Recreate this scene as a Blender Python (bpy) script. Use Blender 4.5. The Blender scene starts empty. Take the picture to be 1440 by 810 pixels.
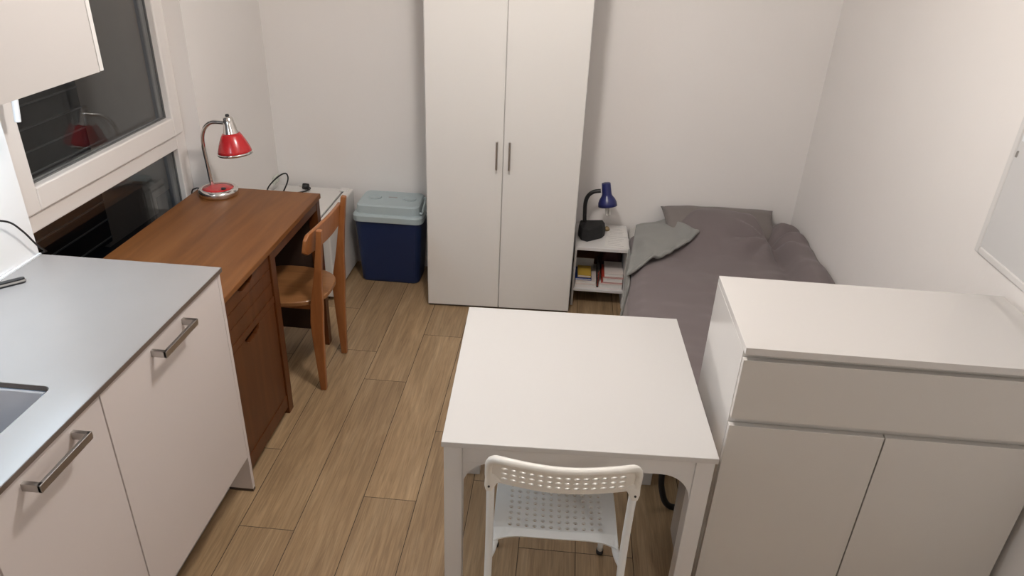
import bpy, bmesh, math, random
from mathutils import Matrix, Vector, noise
random.seed(4)
C = bpy.context.scene.collection
SC = bpy.context.scene

# ---------------------------------------------------------------- camera
cd = bpy.data.cameras.new('camera'); cam = bpy.data.objects.new('camera', cd); C.objects.link(cam)
F = Vector((-0.056391, 0.882919, -0.466126)); R = Vector((0.995686, 0.08419, 0.039014)); U = Vector((-0.073689, 0.461915, 0.883858))
m = Matrix.Identity(4)
for i in range(3):
    m[i][0] = R[i]; m[i][1] = U[i]; m[i][2] = -F[i]
m[0][3], m[1][3], m[2][3] = 0.088882, -1.55419, 2.025223
cam.matrix_world = m
cd.sensor_width = 36; cd.lens = 1014.378/1440*36; cd.clip_start = .02
SC.camera = cam

# ---------------------------------------------------------------- world, light, exposure
w = bpy.data.worlds.new('night'); SC.world = w; w.use_nodes = True
w.node_tree.nodes['Background'].inputs[0].default_value = (.10, .14, .22, 1)
w.node_tree.nodes['Background'].inputs[1].default_value = .25
SC.view_settings.view_transform = 'Standard'; SC.view_settings.look = 'None'
SC.view_settings.gamma = 1; SC.view_settings.use_curve_mapping = False
SC.view_settings.exposure = 0.12

def area(name, loc, size, power, col, rot=(0, 0, 0), shape='DISK', sy=None, spread=None):
    l = bpy.data.lights.new(name, 'AREA'); l.shape = shape; l.size = size
    if sy: l.size_y = sy
    if spread: l.spread = spread
    l.energy = power; l.color = col
    o = bpy.data.objects.new(name, l); o.location = loc; o.rotation_euler = rot; C.objects.link(o); return o
pl = bpy.data.lights.new('ceiling_lamp_light', 'POINT'); pl.shadow_soft_size = .09; pl.energy = 50; pl.color = (1, .94, .89)
plo = bpy.data.objects.new('ceiling_lamp_light', pl); plo.location = (-.15, .52, 2.36); C.objects.link(plo)
area('rear_fill_light', (1.34, -2.10, 2.40), .16, 9, (1, .94, .88))  # added fill behind the camera, no fixture; lifts the front-facing surfaces
area('cabinet_strip_light', (-1.50, -.10, 1.555), .03, 7.5, (.66, .85, 1), (0, math.radians(-18), 0), 'RECTANGLE', .95)

for n_ in ('outside_fill_light',):  # added warm fill outdoors, brightens the stucco behind the glass
    sl = bpy.data.lights.new(n_, 'POINT'); sl.energy = 16; sl.color = (1, .78, .55); sl.shadow_soft_size = .15
    so = bpy.data.objects.new(n_, sl); so.location = (-2.35, 3.6, 3.2); C.objects.link(so)

# ---------------------------------------------------------------- materials
M = {}
def mat(name, col, rough=.5, metal=0., noise_amt=0., noise_scale=8., bump=0., bump_scale=60., coat=0., trans=0., emit=0., spec=.5, sheen=0.):
    m = bpy.data.materials.new(name); m.use_nodes = True; M[name] = m
    nt = m.node_tree; b = nt.nodes['Principled BSDF']
    b.inputs['Base Color'].default_value = (*col, 1); b.inputs['Roughness'].default_value = rough
    b.inputs['Metallic'].default_value = metal; b.inputs['Specular IOR Level'].default_value = spec
    b.inputs['Coat Weight'].default_value = coat; b.inputs['Coat Roughness'].default_value = .08
    b.inputs['Transmission Weight'].default_value = trans
    if sheen: b.inputs['Sheen Weight'].default_value = sheen
    if emit:
        b.inputs['Emission Color'].default_value = (*col, 1); b.inputs['Emission Strength'].default_value = emit
    tc = nt.nodes.new('ShaderNodeTexCoord')
    if noise_amt:
        n = nt.nodes.new('ShaderNodeTexNoise'); n.inputs['Scale'].default_value = noise_scale; n.inputs['Detail'].default_value = 5
        nt.links.new(tc.outputs['Object'], n.inputs['Vector'])
        mx = nt.nodes.new('ShaderNodeMix'); mx.data_type = 'RGBA'
        mx.inputs[6].default_value = (*[c*(1-noise_amt) for c in col], 1); mx.inputs[7].default_value = (*[min(1, c*(1+noise_amt)) for c in col], 1)
        nt.links.new(n.outputs['Fac'], mx.inputs[0]); nt.links.new(mx.outputs[2], b.inputs['Base Color'])
    if bump:
        n = nt.nodes.new('ShaderNodeTexNoise'); n.inputs['Scale'].default_value = bump_scale; n.inputs['Detail'].default_value = 4
        nt.links.new(tc.outputs['Object'], n.inputs['Vector'])
        bp = nt.nodes.new('ShaderNodeBump'); bp.inputs['Strength'].default_value = bump; bp.inputs['Distance'].default_value = .002
        nt.links.new(n.outputs['Fac'], bp.inputs['Height']); nt.links.new(bp.outputs['Normal'], b.inputs['Normal'])
    return m

def wood(name, c1, c2, c3, stretch=(12, 1, 12), scale=3., rough=.4, plank=False, bump=.15, coat=0.):
    m = bpy.data.materials.new(name); m.use_nodes = True; M[name] = m
    nt = m.node_tree; N = nt.nodes.new; L = nt.links.new; b = nt.nodes['Principled BSDF']
    tc = N('ShaderNodeTexCoord'); mp = N('ShaderNodeMapping'); mp.inputs['Scale'].default_value = stretch
    L(tc.outputs['Object'], mp.inputs['Vector'])
    vec = mp.outputs['Vector']
    if plank:
        at = N('ShaderNodeAttribute'); at.attribute_name = 'plank'
        sc = N('ShaderNodeVectorMath'); sc.operation = 'SCALE'; sc.inputs[3].default_value = 37.
        L(at.outputs['Color'], sc.inputs[0])
        ad = N('ShaderNodeVectorMath'); ad.operation = 'ADD'; L(vec, ad.inputs[0]); L(sc.outputs[0], ad.inputs[1]); vec = ad.outputs[0]
    n = N('ShaderNodeTexNoise'); n.inputs['Scale'].default_value = scale; n.inputs['Detail'].default_value = 7; n.inputs['Roughness'].default_value = .62
    n.inputs['Distortion'].default_value = .8
    L(vec, n.inputs['Vector'])
    cr = N('ShaderNodeValToRGB'); e = cr.color_ramp.elements
    e[0].position = .3; e[0].color = (*c1, 1); e[1].position = .72; e[1].color = (*c3, 1)
    x = e.new(.5); x.color = (*c2, 1)
    L(n.outputs['Fac'], cr.inputs[0]); col = cr.outputs[0]
    if plank:
        hs = N('ShaderNodeHueSaturation'); mr = N('ShaderNodeMapRange'); mr.inputs[3].default_value = .93; mr.inputs[4].default_value = 1.07
        sp = N('ShaderNodeSeparateColor'); L(at.outputs['Color'], sp.inputs[0]); L(sp.outputs[0], mr.inputs[0])
        L(mr.outputs[0], hs.inputs['Value']); L(col, hs.inputs['Color']); col = hs.outputs[0]
    if plank:
        m2 = N('ShaderNodeMapping'); m2.inputs['Scale'].default_value = (110, 4.5, 60); L(vec, m2.inputs['Vector']) if False else L(tc.outputs['Object'], m2.inputs['Vector'])
        n2 = N('ShaderNodeTexNoise'); n2.inputs['Scale'].default_value = 1.; n2.inputs['Detail'].default_value = 6; n2.inputs['Distortion'].default_value = 1.2
        ad2 = N('ShaderNodeVectorMath'); ad2.operation = 'ADD'; L(m2.outputs[0], ad2.inputs[0]); L(sc.outputs[0], ad2.inputs[1]); L(ad2.outputs[0], n2.inputs['Vector'])
        r2 = N('ShaderNodeMapRange'); r2.inputs[1].default_value = .35; r2.inputs[2].default_value = .68; r2.inputs[3].default_value = .82; r2.inputs[4].default_value = 1.16; L(n2.outputs['Fac'], r2.inputs[0])
        h2 = N('ShaderNodeHueSaturation'); L(r2.outputs[0], h2.inputs['Value']); L(col, h2.inputs['Color']); col = h2.outputs[0]
    L(col, b.inputs['Base Color'])
    b.inputs['Roughness'].default_value = rough; b.inputs['Coat Weight'].default_value = coat; b.inputs['Coat Roughness'].default_value = .15; b.inputs['Specular IOR Level'].default_value = .5 if plank else .32
    bp = N('ShaderNodeBump'); bp.inputs['Strength'].default_value = bump; bp.inputs['Distance'].default_value = .002
    L(n.outputs['Fac'], bp.inputs['Height']); L(bp.outputs['Normal'], b.inputs['Normal'])
    return m

mat('wall', (.84, .81, .785), .75, noise_amt=.02, noise_scale=3, bump=.25, bump_scale=45)
mat('wall_kitchen', (.84, .84, .84), .5)
mat('ceiling', (.88, .87, .86), .9)
wood('floor', (.255, .165, .088), (.335, .225, .123), (.41, .29, .17), (9, .9, 9), 2.2, .42, True, .25)
mat('grout', (.055, .040, .028), .9)
mat('white_laminate', (.66, .645, .63), .38)
mat('upper_front', (.53, .505, .49), .4)
mat('table_white', (.56, .545, .53), .4)
mat('wardrobe_white', (.74, .72, .69), .45)
mat('gloss_white', (.63, .61, .59), .12, coat=.3)
mat('cabinet_front', (.60, .575, .54), .3)
mat('kitchen_front', (.635, .58, .56), .42)
mat('plinth_metal', (.50, .48, .46), .35, metal=.4)
mat('dark_edge', (.07, .048, .036), .5)
mat('worktop', (.285, .262, .25), .27, noise_amt=.05, noise_scale=5, spec=.5)
mat('worktop_edge', (.12, .09, .07), .45)
mat('steel', (.52, .50, .48), .30, metal=1.)
mat('sink_steel', (.22, .255, .31), .35, metal=.6)
mat('chrome', (.78, .76, .74), .12, metal=1.)
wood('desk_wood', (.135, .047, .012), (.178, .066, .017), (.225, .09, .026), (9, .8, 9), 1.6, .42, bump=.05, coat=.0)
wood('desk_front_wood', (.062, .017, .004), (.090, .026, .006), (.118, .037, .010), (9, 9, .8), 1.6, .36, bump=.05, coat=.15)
mat('desk_inside_shade', (.035, .016, .009), .7)  # near-black brown: shade of kneehole and finger slots put into the colour
wood('chair_wood', (.21, .072, .022), (.29, .105, .033), (.36, .145, .05), (6, 6, .9), 3., .35, bump=.04, coat=.2)
wood('seat_wood', (.20, .085, .03), (.26, .115, .042), (.32, .15, .06), (.9, 7, 7), 3., .35, bump=.04, coat=.2)
mat('red_paint', (.50, .018, .022), .25, coat=.25)
mat('black_plastic', (.012, .012, .013), .4)
mat('black_matte', (.01, .01, .011), .6)
mat('navy_lamp', (.010, .016, .115), .35, coat=.15)
mat('cfl_glass', (.75, .74, .70), .2)
mat('cooler_blue', (.010, .024, .085), .42, bump=.1, bump_scale=200)
mat('cooler_lid', (.42, .50, .52), .5, bump=.1, bump_scale=160)
mat('fridge_white', (.74, .72, .69), .3)
mat('gasket', (.12, .12, .12), .6)
mat('pvc', (.80, .765, .735), .3)
mat('handle_white', (.85, .87, .9), .25)
mat('glass', (.86, .89, .90), 0., trans=1., spec=.5).node_tree.nodes['Principled BSDF'].inputs['IOR'].default_value = 1.36
mat('night_siding', (.07, .058, .05), .8)
mat('night_gap', (.35, .33, .30), .7)
mat('night_reveal', (.42, .48, .55), .8)
mat('night_stucco', (.62, .47, .33), .9, noise_amt=.1)
mat('night_ground', (.04, .04, .045), .9)
mat('duvet', (.175, .145, .145), .9, bump=.3, bump_scale=25, sheen=.15)
mat('duvet_reverse', (.265, .265, .25), .9, bump=.3, bump_scale=25, sheen=.15)
mat('pillow', (.20, .175, .165), .9, bump=.3, bump_scale=30, sheen=.15)
mat('mattress', (.55, .53, .5), .9)
mat('folding_white', (.78, .80, .80), .3)
mat('folding_back', (.76, .74, .69), .33)
mat('paper', (.72, .70, .67), .8)
mat('paper_line', (.4, .38, .38), .8)
mat('book_blue', (.02, .05, .22), .5); mat('book_yellow', (.55, .36, .06), .5); mat('book_brown', (.13, .055, .025), .6)
mat('book_white', (.70, .62, .58), .6); mat('book_red', (.45, .05, .03), .5); mat('book_black', (.015, .012, .012), .5)
mat('case_dark', (.05, .012, .014), .6)
mat('board_frame', (.70, .685, .67), .4); mat('board_face', (.64, .635, .63), .32)
mat('socket', (.62, .64, .58), .4)
mat('brass', (.30, .22, .12), .4, metal=.6)
mat('lamp_glow', (1, .9, .8), .5, emit=3.)

# ---------------------------------------------------------------- mesh helpers
def bx(bm, x0, x1, y0, y1, z0, z1):
    r = bmesh.ops.create_cube(bm, size=1)
    for v in r['verts']:
        v.co = Vector((x0+(v.co.x+.5)*(x1-x0), y0+(v.co.y+.5)*(y1-y0), z0+(v.co.z+.5)*(z1-z0)))
    return r['verts']
def boxes(*bs):
    bm = bmesh.new()
    for b in bs: bx(bm, *b)
    return bm
def prism(pts, axis, a, b, bm=None):
    """outline pts (2D) extruded along axis x/y/z from a to b"""
    bm = bm or bmesh.new()
    def mk(p, t):
        return {'x': (t, p[0], p[1]), 'y': (p[0], t, p[1]), 'z': (p[0], p[1], t)}[axis]
    v0 = [bm.verts.new(mk(p, a)) for p in pts]; v1 = [bm.verts.new(mk(p, b)) for p in pts]
    n = len(pts); bm.faces.new(v0); bm.faces.new(v1[::-1])
    for i in range(n): bm.faces.new((v0[i], v1[i], v1[(i+1) % n], v0[(i+1) % n]))
    bmesh.ops.recalc_face_normals(bm, faces=bm.faces)
    return bm
def smooth_path(pts, n=6):
    P = [Vector(p) for p in pts]; out = []
    for i in range(len(P)-1):
        p0 = P[max(i-1, 0)]; p1 = P[i]; p2 = P[i+1]; p3 = P[min(i+2, len(P)-1)]
        for k in range(n):
            t = k/n
            out.append(.5*((2*p1)+(-p0+p2)*t+(2*p0-5*p1+4*p2-p3)*t*t+(-p0+3*p1-3*p2+p3)*t**3))
    out.append(P[-1]); return out
def tube(pts, r, bm=None, seg=10, sm=0, radii=None):
    bm = bm or bmesh.new()
    P = smooth_path(pts, sm) if sm else [Vector(p) for p in pts]
    rings = []; up = None
    for i, p in enumerate(P):
        d = (P[min(i+1, len(P)-1)]-P[max(i-1, 0)]).normalized()
        if up is None:
            up = d.orthogonal().normalized()
        up = (up-d*up.dot(d)).normalized(); s = d.cross(up)
        rr = radii[min(len(radii)-1, int(i*len(radii)/len(P)))] if radii else r
        rings.append([bm.verts.new(p+(up*math.cos(2*math.pi*k/seg)+s*math.sin(2*math.pi*k/seg))*rr) for k in range(seg)])
    for a, b in zip(rings, rings[1:]):
        for k in range(seg): bm.faces.new((a[k], a[(k+1) % seg], b[(k+1) % seg], b[k]))
    bm.faces.new(rings[0][::-1]); bm.faces.new(rings[-1])
    bmesh.ops.recalc_face_normals(bm, faces=bm.faces)
    return bm
def lathe(prof, origin, axis=(0, 0, 1), seg=32, bm=None, close=True):
    """prof: list of (radius, distance along axis)"""
    bm = bm or bmesh.new(); ax = Vector(axis).normalized(); u = ax.orthogonal().normalized(); v = ax.cross(u); o = Vector(origin)
    rings = [[bm.verts.new(o+ax*h+(u*math.cos(2*math.pi*k/seg)+v*math.sin(2*math.pi*k/seg))*max(r, 1e-4)) for k in range(seg)] for r, h in prof]
    for a, b in zip(rings, rings[1:]):
        for k in range(seg): bm.faces.new((a[k], a[(k+1) % seg], b[(k+1) % seg], b[k]))
    if close: bm.faces.new(rings[0][::-1]); bm.faces.new(rings[-1])
    bmesh.ops.recalc_face_normals(bm, faces=bm.faces)
    return bm
def root(o):
    while o.parent: o = o.parent
    return o
def obj(name, bm, material, parent=None, bevel=0., smooth=False, seg=2, solid=0., sub=0, local=False):
    """links ONE mesh object; bm is in world coordinates unless local"""
    me = bpy.data.meshes.new(name)
    if parent is not None and not local:
        r = root(parent); mw = Matrix.Translation(r.location) @ Matrix.Rotation(r.rotation_euler.z, 4, 'Z')
        bm.transform(mw.inverted())
    bm.to_mesh(me); bm.free()
    if smooth:
        for p in me.polygons: p.use_smooth = True
    me.materials.append(M[material])
    o = bpy.data.objects.new(name, me); C.objects.link(o)
    if parent is not None: o.parent = parent
    if solid:
        s = o.modifiers.new('solid', 'SOLIDIFY'); s.thickness = solid; s.offset = 0
    if bevel:
        b = o.modifiers.new('bevel', 'BEVEL'); b.width = bevel; b.segments = seg; b.limit_method = 'ANGLE'; b.angle_limit = math.radians(40)
    if sub:
        s = o.modifiers.new('sub', 'SUBSURF'); s.levels = sub; s.render_levels = sub
    return o
def thing(name, label, cat, loc=(0, 0, 0), rz=0., group=None):
    o = bpy.data.objects.new(name, None); C.objects.link(o); o.empty_display_size = .1
    o.location = loc; o.rotation_euler = (0, 0, rz); o['label'] = label; o['category'] = cat
    if group: o['group'] = group
    return o
def tag(o, label, cat, group=None):
    """put the origin of a one-mesh thing at its base and describe it"""
    vs = [v.co for v in o.data.vertices]
    c = Vector(((min(v.x for v in vs)+max(v.x for v in vs))/2, (min(v.y for v in vs)+max(v.y for v in vs))/2, min(v.z for v in vs)))
    o.data.transform(Matrix.Translation(-c)); o.location = c
    o['label'] = label; o['category'] = cat
    if group: o['group'] = group
    return o
def struct(name, bm, material, bevel=0.):
    o = obj(name, bm, material, bevel=bevel); o['kind'] = 'structure'; return o

# ---------------------------------------------------------------- room shell
XR, YB, XL, XK, YK, YF, ZC = 1.45, 2.49, -1.61, -1.61, .4717, -2.6, 2.52
# floor: long wood-look planks with dark joints
bm = bmesh.new(); PL = bm.loops.layers.color.new('plank')
W, LEN, G = .2035, 1.2, .0013
offs = {0: .28, 1: .04, 2: .478, 3: .90, 4: .62, 5: .30, 6: .30, 7: .75, 8: .5, -1: .7, -2: .2, -3: .9, -4: .5, -5: .05, 9: .1, 10: .9, 11: .4, 12: .8}
for i in range(-6, 13):
    x0 = -.983+i*W; x1 = x0+W; o = offs.get(i, .3)
    for k in range(-4, 4):
        y0 = o+k*LEN; y1 = y0+LEN
        a, b, c, d = max(x0, XL-.02)+G, min(x1, XR+.02)-G, max(y0, YF-.02)+G, min(y1, YB+.02)-G
        if b-a < .01 or d-c < .01: continue
        f = bm.faces.new([bm.verts.new(p) for p in ((a, c, 0), (b, c, 0), (b, d, 0), (a, d, 0))])
        cc = (random.random(), random.random(), random.random(), 1)
        for l in f.loops: l[PL] = cc
me_bm = bm
fl = obj('floor', me_bm, 'floor'); fl['kind'] = 'structure'
struct('floor_base', boxes((XL-.1, XR+.1, YF-.1, YB+.1, -.08, -.0012)), 'grout')
struct('wall_back', boxes((XL-.12, XR+.12, YB, YB+.12, -.08, ZC)), 'wall')
struct('wall_right', boxes((XR, XR+.12, YF, YB, -.08, ZC)), 'wall')
struct('wall_front', boxes((XK-.12, XR+.12, YF-.12, YF, -.08, ZC)), 'wall')
WT = .19   # wall thickness; the window sits in a recess between the kitchen wall and y=WY1
WY0, WY1, WZ1 = YK, 1.650, 2.30
struct('wall_kitchen', boxes((XK-WT, XK, YF, YK, -.08, ZC)), 'wall_kitchen')
struct('wall_left', boxes((XL-WT, XL, WY1, YB, -.08, ZC), (XL-WT, XL, WY0, WY1, WZ1, ZC), (XL-WT, XL, WY0, WY1, -.08, .05)), 'wall')
struct('ceiling', boxes((XL-.12, XR+.12, YF-.12, YB+.12, ZC, ZC+.1)), 'ceiling')

# window: fixed lower pane, tilt-and-turn sash above
XW = -1.690; y0, y1 = WY0+.001, WY1-.001
fx0, fx1 = XW-.07, XW
win = struct('window_1', boxes((fx0, fx1, y0, .545, .051, WZ1-.001), (fx0, fx1, 1.568, y1, .051, WZ1-.001), (fx0, fx1, .545, 1.568, .976, 1.060), (fx0, fx1, .545, 1.568, .051, .12), (fx0, fx1, .545, 1.568, 2.24, WZ1-.001)), 'pvc', .004)
sx0, sx1 = XW-.055, XW+.016
obj('window_sash', boxes((sx0, sx1, .530, .618, 1.043, 2.27), (sx0, sx1, 1.540, 1.606, 1.043, 2.27), (sx0, sx1, .618, 1.540, 1.043, 1.127), (sx0, sx1, .618, 1.540, 2.19, 2.27)), 'pvc', win, .006)
obj('glazing_seal', boxes((XW-.022, XW-.014, .618, .624, 1.127, 2.19), (XW-.022, XW-.014, 1.534, 1.540, 1.127, 2.19), (XW-.022, XW-.014, .624, 1.534, 1.127, 1.132),
                          (XW-.032, XW-.024, .545, .551, .12, .976), (XW-.032, XW-.024, 1.562, 1.568, .12, .976), (XW-.032, XW-.024, .551, 1.562, .971, .976)), 'gasket', win)
obj('window_pane', boxes((XW-.026, XW-.022, .61, 1.545, 1.12, 2.195)), 'glass', win)
obj('window_pane', boxes((XW-.046, XW-.042, .61, 1.545, 1.12, 2.195)), 'glass', win)
obj('window_pane', boxes((XW-.038, XW-.034, .543, 1.570, .115, .98)), 'glass', win)
obj('window_pane', boxes((XW-.058, XW-.054, .543, 1.570, .115, .98)), 'glass', win)
hb = boxes((XW+.015, XW+.026, .560, .586, 1.44, 1.55))
tube([(XW+.02, .573, 1.50), (XW+.060, .573, 1.50), (XW+.072, .573, 1.49), (XW+.072, .565, 1.45), (XW+.070, .553, 1.370)], .0105, hb, 8)
obj('window_handle', hb, 'handle_white', win, .003, True)

# outside the window: balcony at night
struct('wall_outside', boxes((-2.84, -2.80, .2, 2.53, 0, 3.05)), 'night_siding')
struct('trim_outside', boxes(*[(-2.7995, -2.792, .2, 2.53, z/100, z/100+.008) for z in range(3, 300, 12)]), 'night_gap')
struct('trim_window_reveal', boxes((XL-WT-.02, XW-.071, WY1-.004, WY1-.0005, .05, 2.299), (XL-WT-.02, XW-.071, WY0+.0005, WY0+.004, .05, 2.299)), 'night_reveal')
struct('wall_outside_stucco', boxes((-3.2, -2.83, 2.535, 3.15, -.1, 3.05), (-3.3, -3.0, 3.15, 4.6, -.1, 3.05)), 'night_stucco')
struct('floor_outside', boxes((-4, XL-WT-.02, -.5, 5, -.2, -.05)), 'night_ground')

# ---------------------------------------------------------------- kitchen
# worktop with undermounted sink cut-out
hx0, hx1, hy0, hy1 = -1.50, -1.105, -.575, -.21
def hole_plate(x0, x1, y0, y1, hx0, hx1, hy0, hy1, z0, z1, rr=.02):
    bm = bmesh.new(); inner = []; outer = []
    for cx, cy, a0 in ((hx1-rr, hy1-rr, 0), (hx0+rr, hy1-rr, 90), (hx0+rr, hy0+rr, 180), (hx1-rr, hy0+rr, 270)):
        for k in range(5):
            a = math.radians(a0+k*22.5); inner.append((cx+rr*math.cos(a), cy+rr*math.sin(a)))
            X = x1 if cx > (hx0+hx1)/2 else x0; Y = y1 if cy > (hy0+hy1)/2 else y0
            s = a0/90
            if k == 2: outer.append((X, Y))
            else:
                near = k < 2
                if s == 0: outer.append((X, inner[-1][1]) if near else (inner[-1][0], Y))
                elif s == 1: outer.append((inner[-1][0], Y) if near else (X, inner[-1][1]))
                elif s == 2: outer.append((X, inner[-1][1]) if near else (inner[-1][0], Y))
                else: outer.append((inner[-1][0], Y) if near else (X, inner[-1][1]))
    n = len(inner)
    V = [[bm.verts.new((*p, z)) for p in ring] for ring in (inner, outer) for z in (z0, z1)]
    i0, i1, o0, o1 = V
    for k in range(n):
        j = (k+1) % n
        for q in ((i1[k], o1[k], o1[j], i1[j]), (i0[k], i0[j], o0[j], o0[k]), (i0[k], i1[k], i1[j], i0[j]), (o0[k], o0[j], o1[j], o1[k])):
            bm.faces.new(q)
    bmesh.ops.recalc_face_normals(bm, faces=bm.faces)
    return bm
wt = thing('kitchen_worktop', 'grey laminate kitchen worktop with a dark front edge beside the window', 'worktop', ((XK-.991)/2, -.2, .937))
obj('top', hole_plate(XK+.002, -.9925, -1.0, YK, hx0, hx1, hy0, hy1, .9375, .952), 'worktop', wt)
obj('edge_band', boxes((-.9925, -.9905, -1.0, YK, .9375, .9515), (XK+.002, -.9925, YK, YK+.0015, .9375, .9515)), 'worktop_edge', wt)
obj('cutout_lining', boxes((hx0+.015, hx1-.015, hy1-.0012, hy1+.0005, .938, .9512), (hx1-.0012, hx1+.0005, hy0+.015, hy1-.015, .938, .9512)), 'worktop_edge', wt)
obj('wall_sealing_strip', boxes((XK+.0015, XK+.009, -1.0, YK-.001, .9522, .9575)), 'handle_white', wt)['label'] = 'thin white strip along the wall'
# sink bowl
bm = bmesh.new()
bx(bm, hx0, hx1, hy0, hy1, .77, .936)
bm.faces.ensure_lookup_table()
top = max(bm.faces, key=lambda f: f.calc_center_median().z); bmesh.ops.delete(bm, geom=[top], context='FACES_ONLY')
bmesh.ops.bevel(bm, geom=[e for e in bm.edges if not e.is_boundary], offset=.02, segments=4, affect='EDGES')
sk = thing('kitchen_sink', 'stainless steel sink bowl sunk into the grey worktop', 'sink', ((hx0+hx1)/2, (hy0+hy1)/2, .765))
obj('bowl', bm, 'sink_steel', sk, smooth=True, solid=.0015)
obj('drain', lathe([(.045, 0), (.045, .003), (.03, .004), (.028, .001)], ((hx0+hx1)/2, (hy0+hy1)/2, .7715)), 'chrome', sk, smooth=True)

def cabinet(y0, y1, label, hy, end=False):
    t = thing('base_cabinet', label, 'cabinet', (-1.3, (y0+y1)/2, 0), 0, 'kitchen base cabinets')
    sinky = not end
    bs = [(XK+.005, -1.022, y0+.001, y0+.018, .15, .934), (XK+.005, -1.022, y1-.018, y1-.001, .15, .934), (XK+.005, -1.022, y0+.018, y1-.018, .15, .168), (XK+.005, XK+.015, y0+.018, y1-.018, .168, .934)]
    obj('body', boxes(*bs), 'kitchen_front', t)
    d = obj('door', boxes((-1.020, -1.000, y0+.0015, y1-.0015, .170, .930)), 'kitchen_front', t, .0012)
    obj('plinth', boxes((-1.108, -1.094, y0+.001, y1-.001, 0.004, .149)), 'plinth_metal', t)
    if hy:
        a, b = hy; z = .900
        h = boxes((-1.0005, -.956, a, a+.012, z-.010, z+.010), (-1.0005, -.956, b-.012, b, z-.010, z+.010), (-.964, -.955, a, b, z-.010, z+.010))
        obj('handle', h, 'steel', d, .001)
    if end:
        obj('side_panel', boxes((XK+.003, -1.0, y1, y1+.018, .012, .934)), 'kitchen_front', t, .001)
        obj('foot_strip', boxes((XK+.003, -1.0, y1, y1+.018, 0, .0115)), 'dark_edge', t)['label'] = 'dark strip under the side panel'
    return t
cabinet(-.198, .452, 'wide white kitchen base cabinet, next to the wooden desk', (.032, .218), True)
cabinet(-.600, -.200, 'narrow white kitchen base cabinet left of the wide one, in front of the sink', (-.490, -.308))
cabinet(-.999, -.602, 'white kitchen base cabinet at the lower left corner, only an edge showing', None)
# wall cabinet
t = thing('wall_cabinet', 'white kitchen wall cabinet hanging at the upper left', 'cabinet', (-1.43, .1, 1.565))
obj('body', boxes((XK+.001, -1.262, -.60, .469, 1.567, 2.3)), 'kitchen_front', t, .001)
obj('door', boxes((-1.261, -1.243, -.13, .449, 1.565, 2.298)), 'upper_front', t, .001)
obj('door', boxes((-1.261, -1.243, -.598, -.133, 1.565, 2.298)), 'upper_front', t, .001)
obj('side_panel', boxes((-1.261, -1.243, .4515, .469, 1.566, 2.3)), 'white_laminate', t, .001)
st = obj('strip_housing', boxes((-1.525, -1.475, -.59, .39, 1.5585, 1.5665)), 'lamp_glow', t); st['label'] = 'cool white light strip under the cabinet'
# cable over the worktop, hand tool
tag(obj('power_cable', tube([(-1.60, .15, 1.17), (-1.585, .26, 1.155), (-1.58, .348, 1.120), (-1.583, .40, 1.066), (-1.585, .441, 1.003), (-1.586, .472, .966), (-1.60, .486, .955), (-1.65, .488, .93)], .0032, sm=6, seg=8), 'black_plastic', smooth=True),
    'thin black cable hanging down the kitchen wall over the worktop corner', 'cable')
t = thing('pocket_knife', 'small black and silver folding hand tool lying on the grey worktop', 'tool', (-1.545, .26, .9525), math.radians(48-90))
def tool(z0, z1, wd, l0, l1): 
    pts = [(-wd, l0), (wd, l0), (wd, l1-.006), (wd*.5, l1), (-wd*.5, l1), (-wd, l1-.006)]
    return prism(pts, 'z', z0, z1)
obj('handle_scale', tool(0, .004, .0085, -.06, .032), 'black_plastic', t, .001, local=True)
obj('steel_liner', tool(.0042, .011, .0075, -.06, .034), 'steel', t, .001, local=True)
obj('handle_scale', tool(.0112, .016, .0085, -.06, .032), 'black_plastic', t, .001, local=True)

# ---------------------------------------------------------------- desk
d = thing('writing_desk', 'brown wooden pedestal desk in front of the window', 'desk', (-1.31, 1.03, 0), math.radians(-.8))
def dbm(bm):   # desk is authored with x=-1.025 as its front edge
    return bm
D0, D1, DX, DB = .476, 1.556, -1.027, -1.595
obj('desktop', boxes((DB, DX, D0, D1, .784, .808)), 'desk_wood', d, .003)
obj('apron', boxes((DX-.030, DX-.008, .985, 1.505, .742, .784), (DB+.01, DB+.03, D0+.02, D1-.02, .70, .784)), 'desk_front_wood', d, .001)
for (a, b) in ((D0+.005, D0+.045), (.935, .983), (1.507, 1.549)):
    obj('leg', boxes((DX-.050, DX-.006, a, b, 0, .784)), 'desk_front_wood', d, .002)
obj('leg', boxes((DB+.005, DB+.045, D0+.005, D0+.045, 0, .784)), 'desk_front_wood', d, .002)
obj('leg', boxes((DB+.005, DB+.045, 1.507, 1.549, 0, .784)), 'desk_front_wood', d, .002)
obj('side_panel', boxes((DB+.045, DX-.050, 1.515, 1.535, .085, .784)), 'desk_inside_shade', d)
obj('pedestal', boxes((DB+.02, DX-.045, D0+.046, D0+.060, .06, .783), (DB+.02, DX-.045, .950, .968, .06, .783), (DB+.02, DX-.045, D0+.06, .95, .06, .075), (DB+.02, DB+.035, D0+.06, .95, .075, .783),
                      (DX-.30, DX-.048, D0+.06, .95, .076, .782)), 'desk_inside_shade', d)
obj('back_panel', boxes((DB+.03, DB+.045, .985, 1.505, .13, .70)), 'desk_inside_shade', d)
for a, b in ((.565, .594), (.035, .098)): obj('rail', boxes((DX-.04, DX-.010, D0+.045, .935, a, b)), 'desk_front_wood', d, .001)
def front(y0, y1, z0, z1, hy0, hy1, dep=.031):
    s = .018
    return prism([(y0, z0), (y1, z0), (y1, z1), (hy1, z1), (hy1-s*.7, z1-dep*.75), (hy1-s*2, z1-dep), (hy0+s*2, z1-dep), (hy0+s*.7, z1-dep*.75), (hy0, z1), (y0, z1)], 'x', DX-.032, DX-.012)
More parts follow.
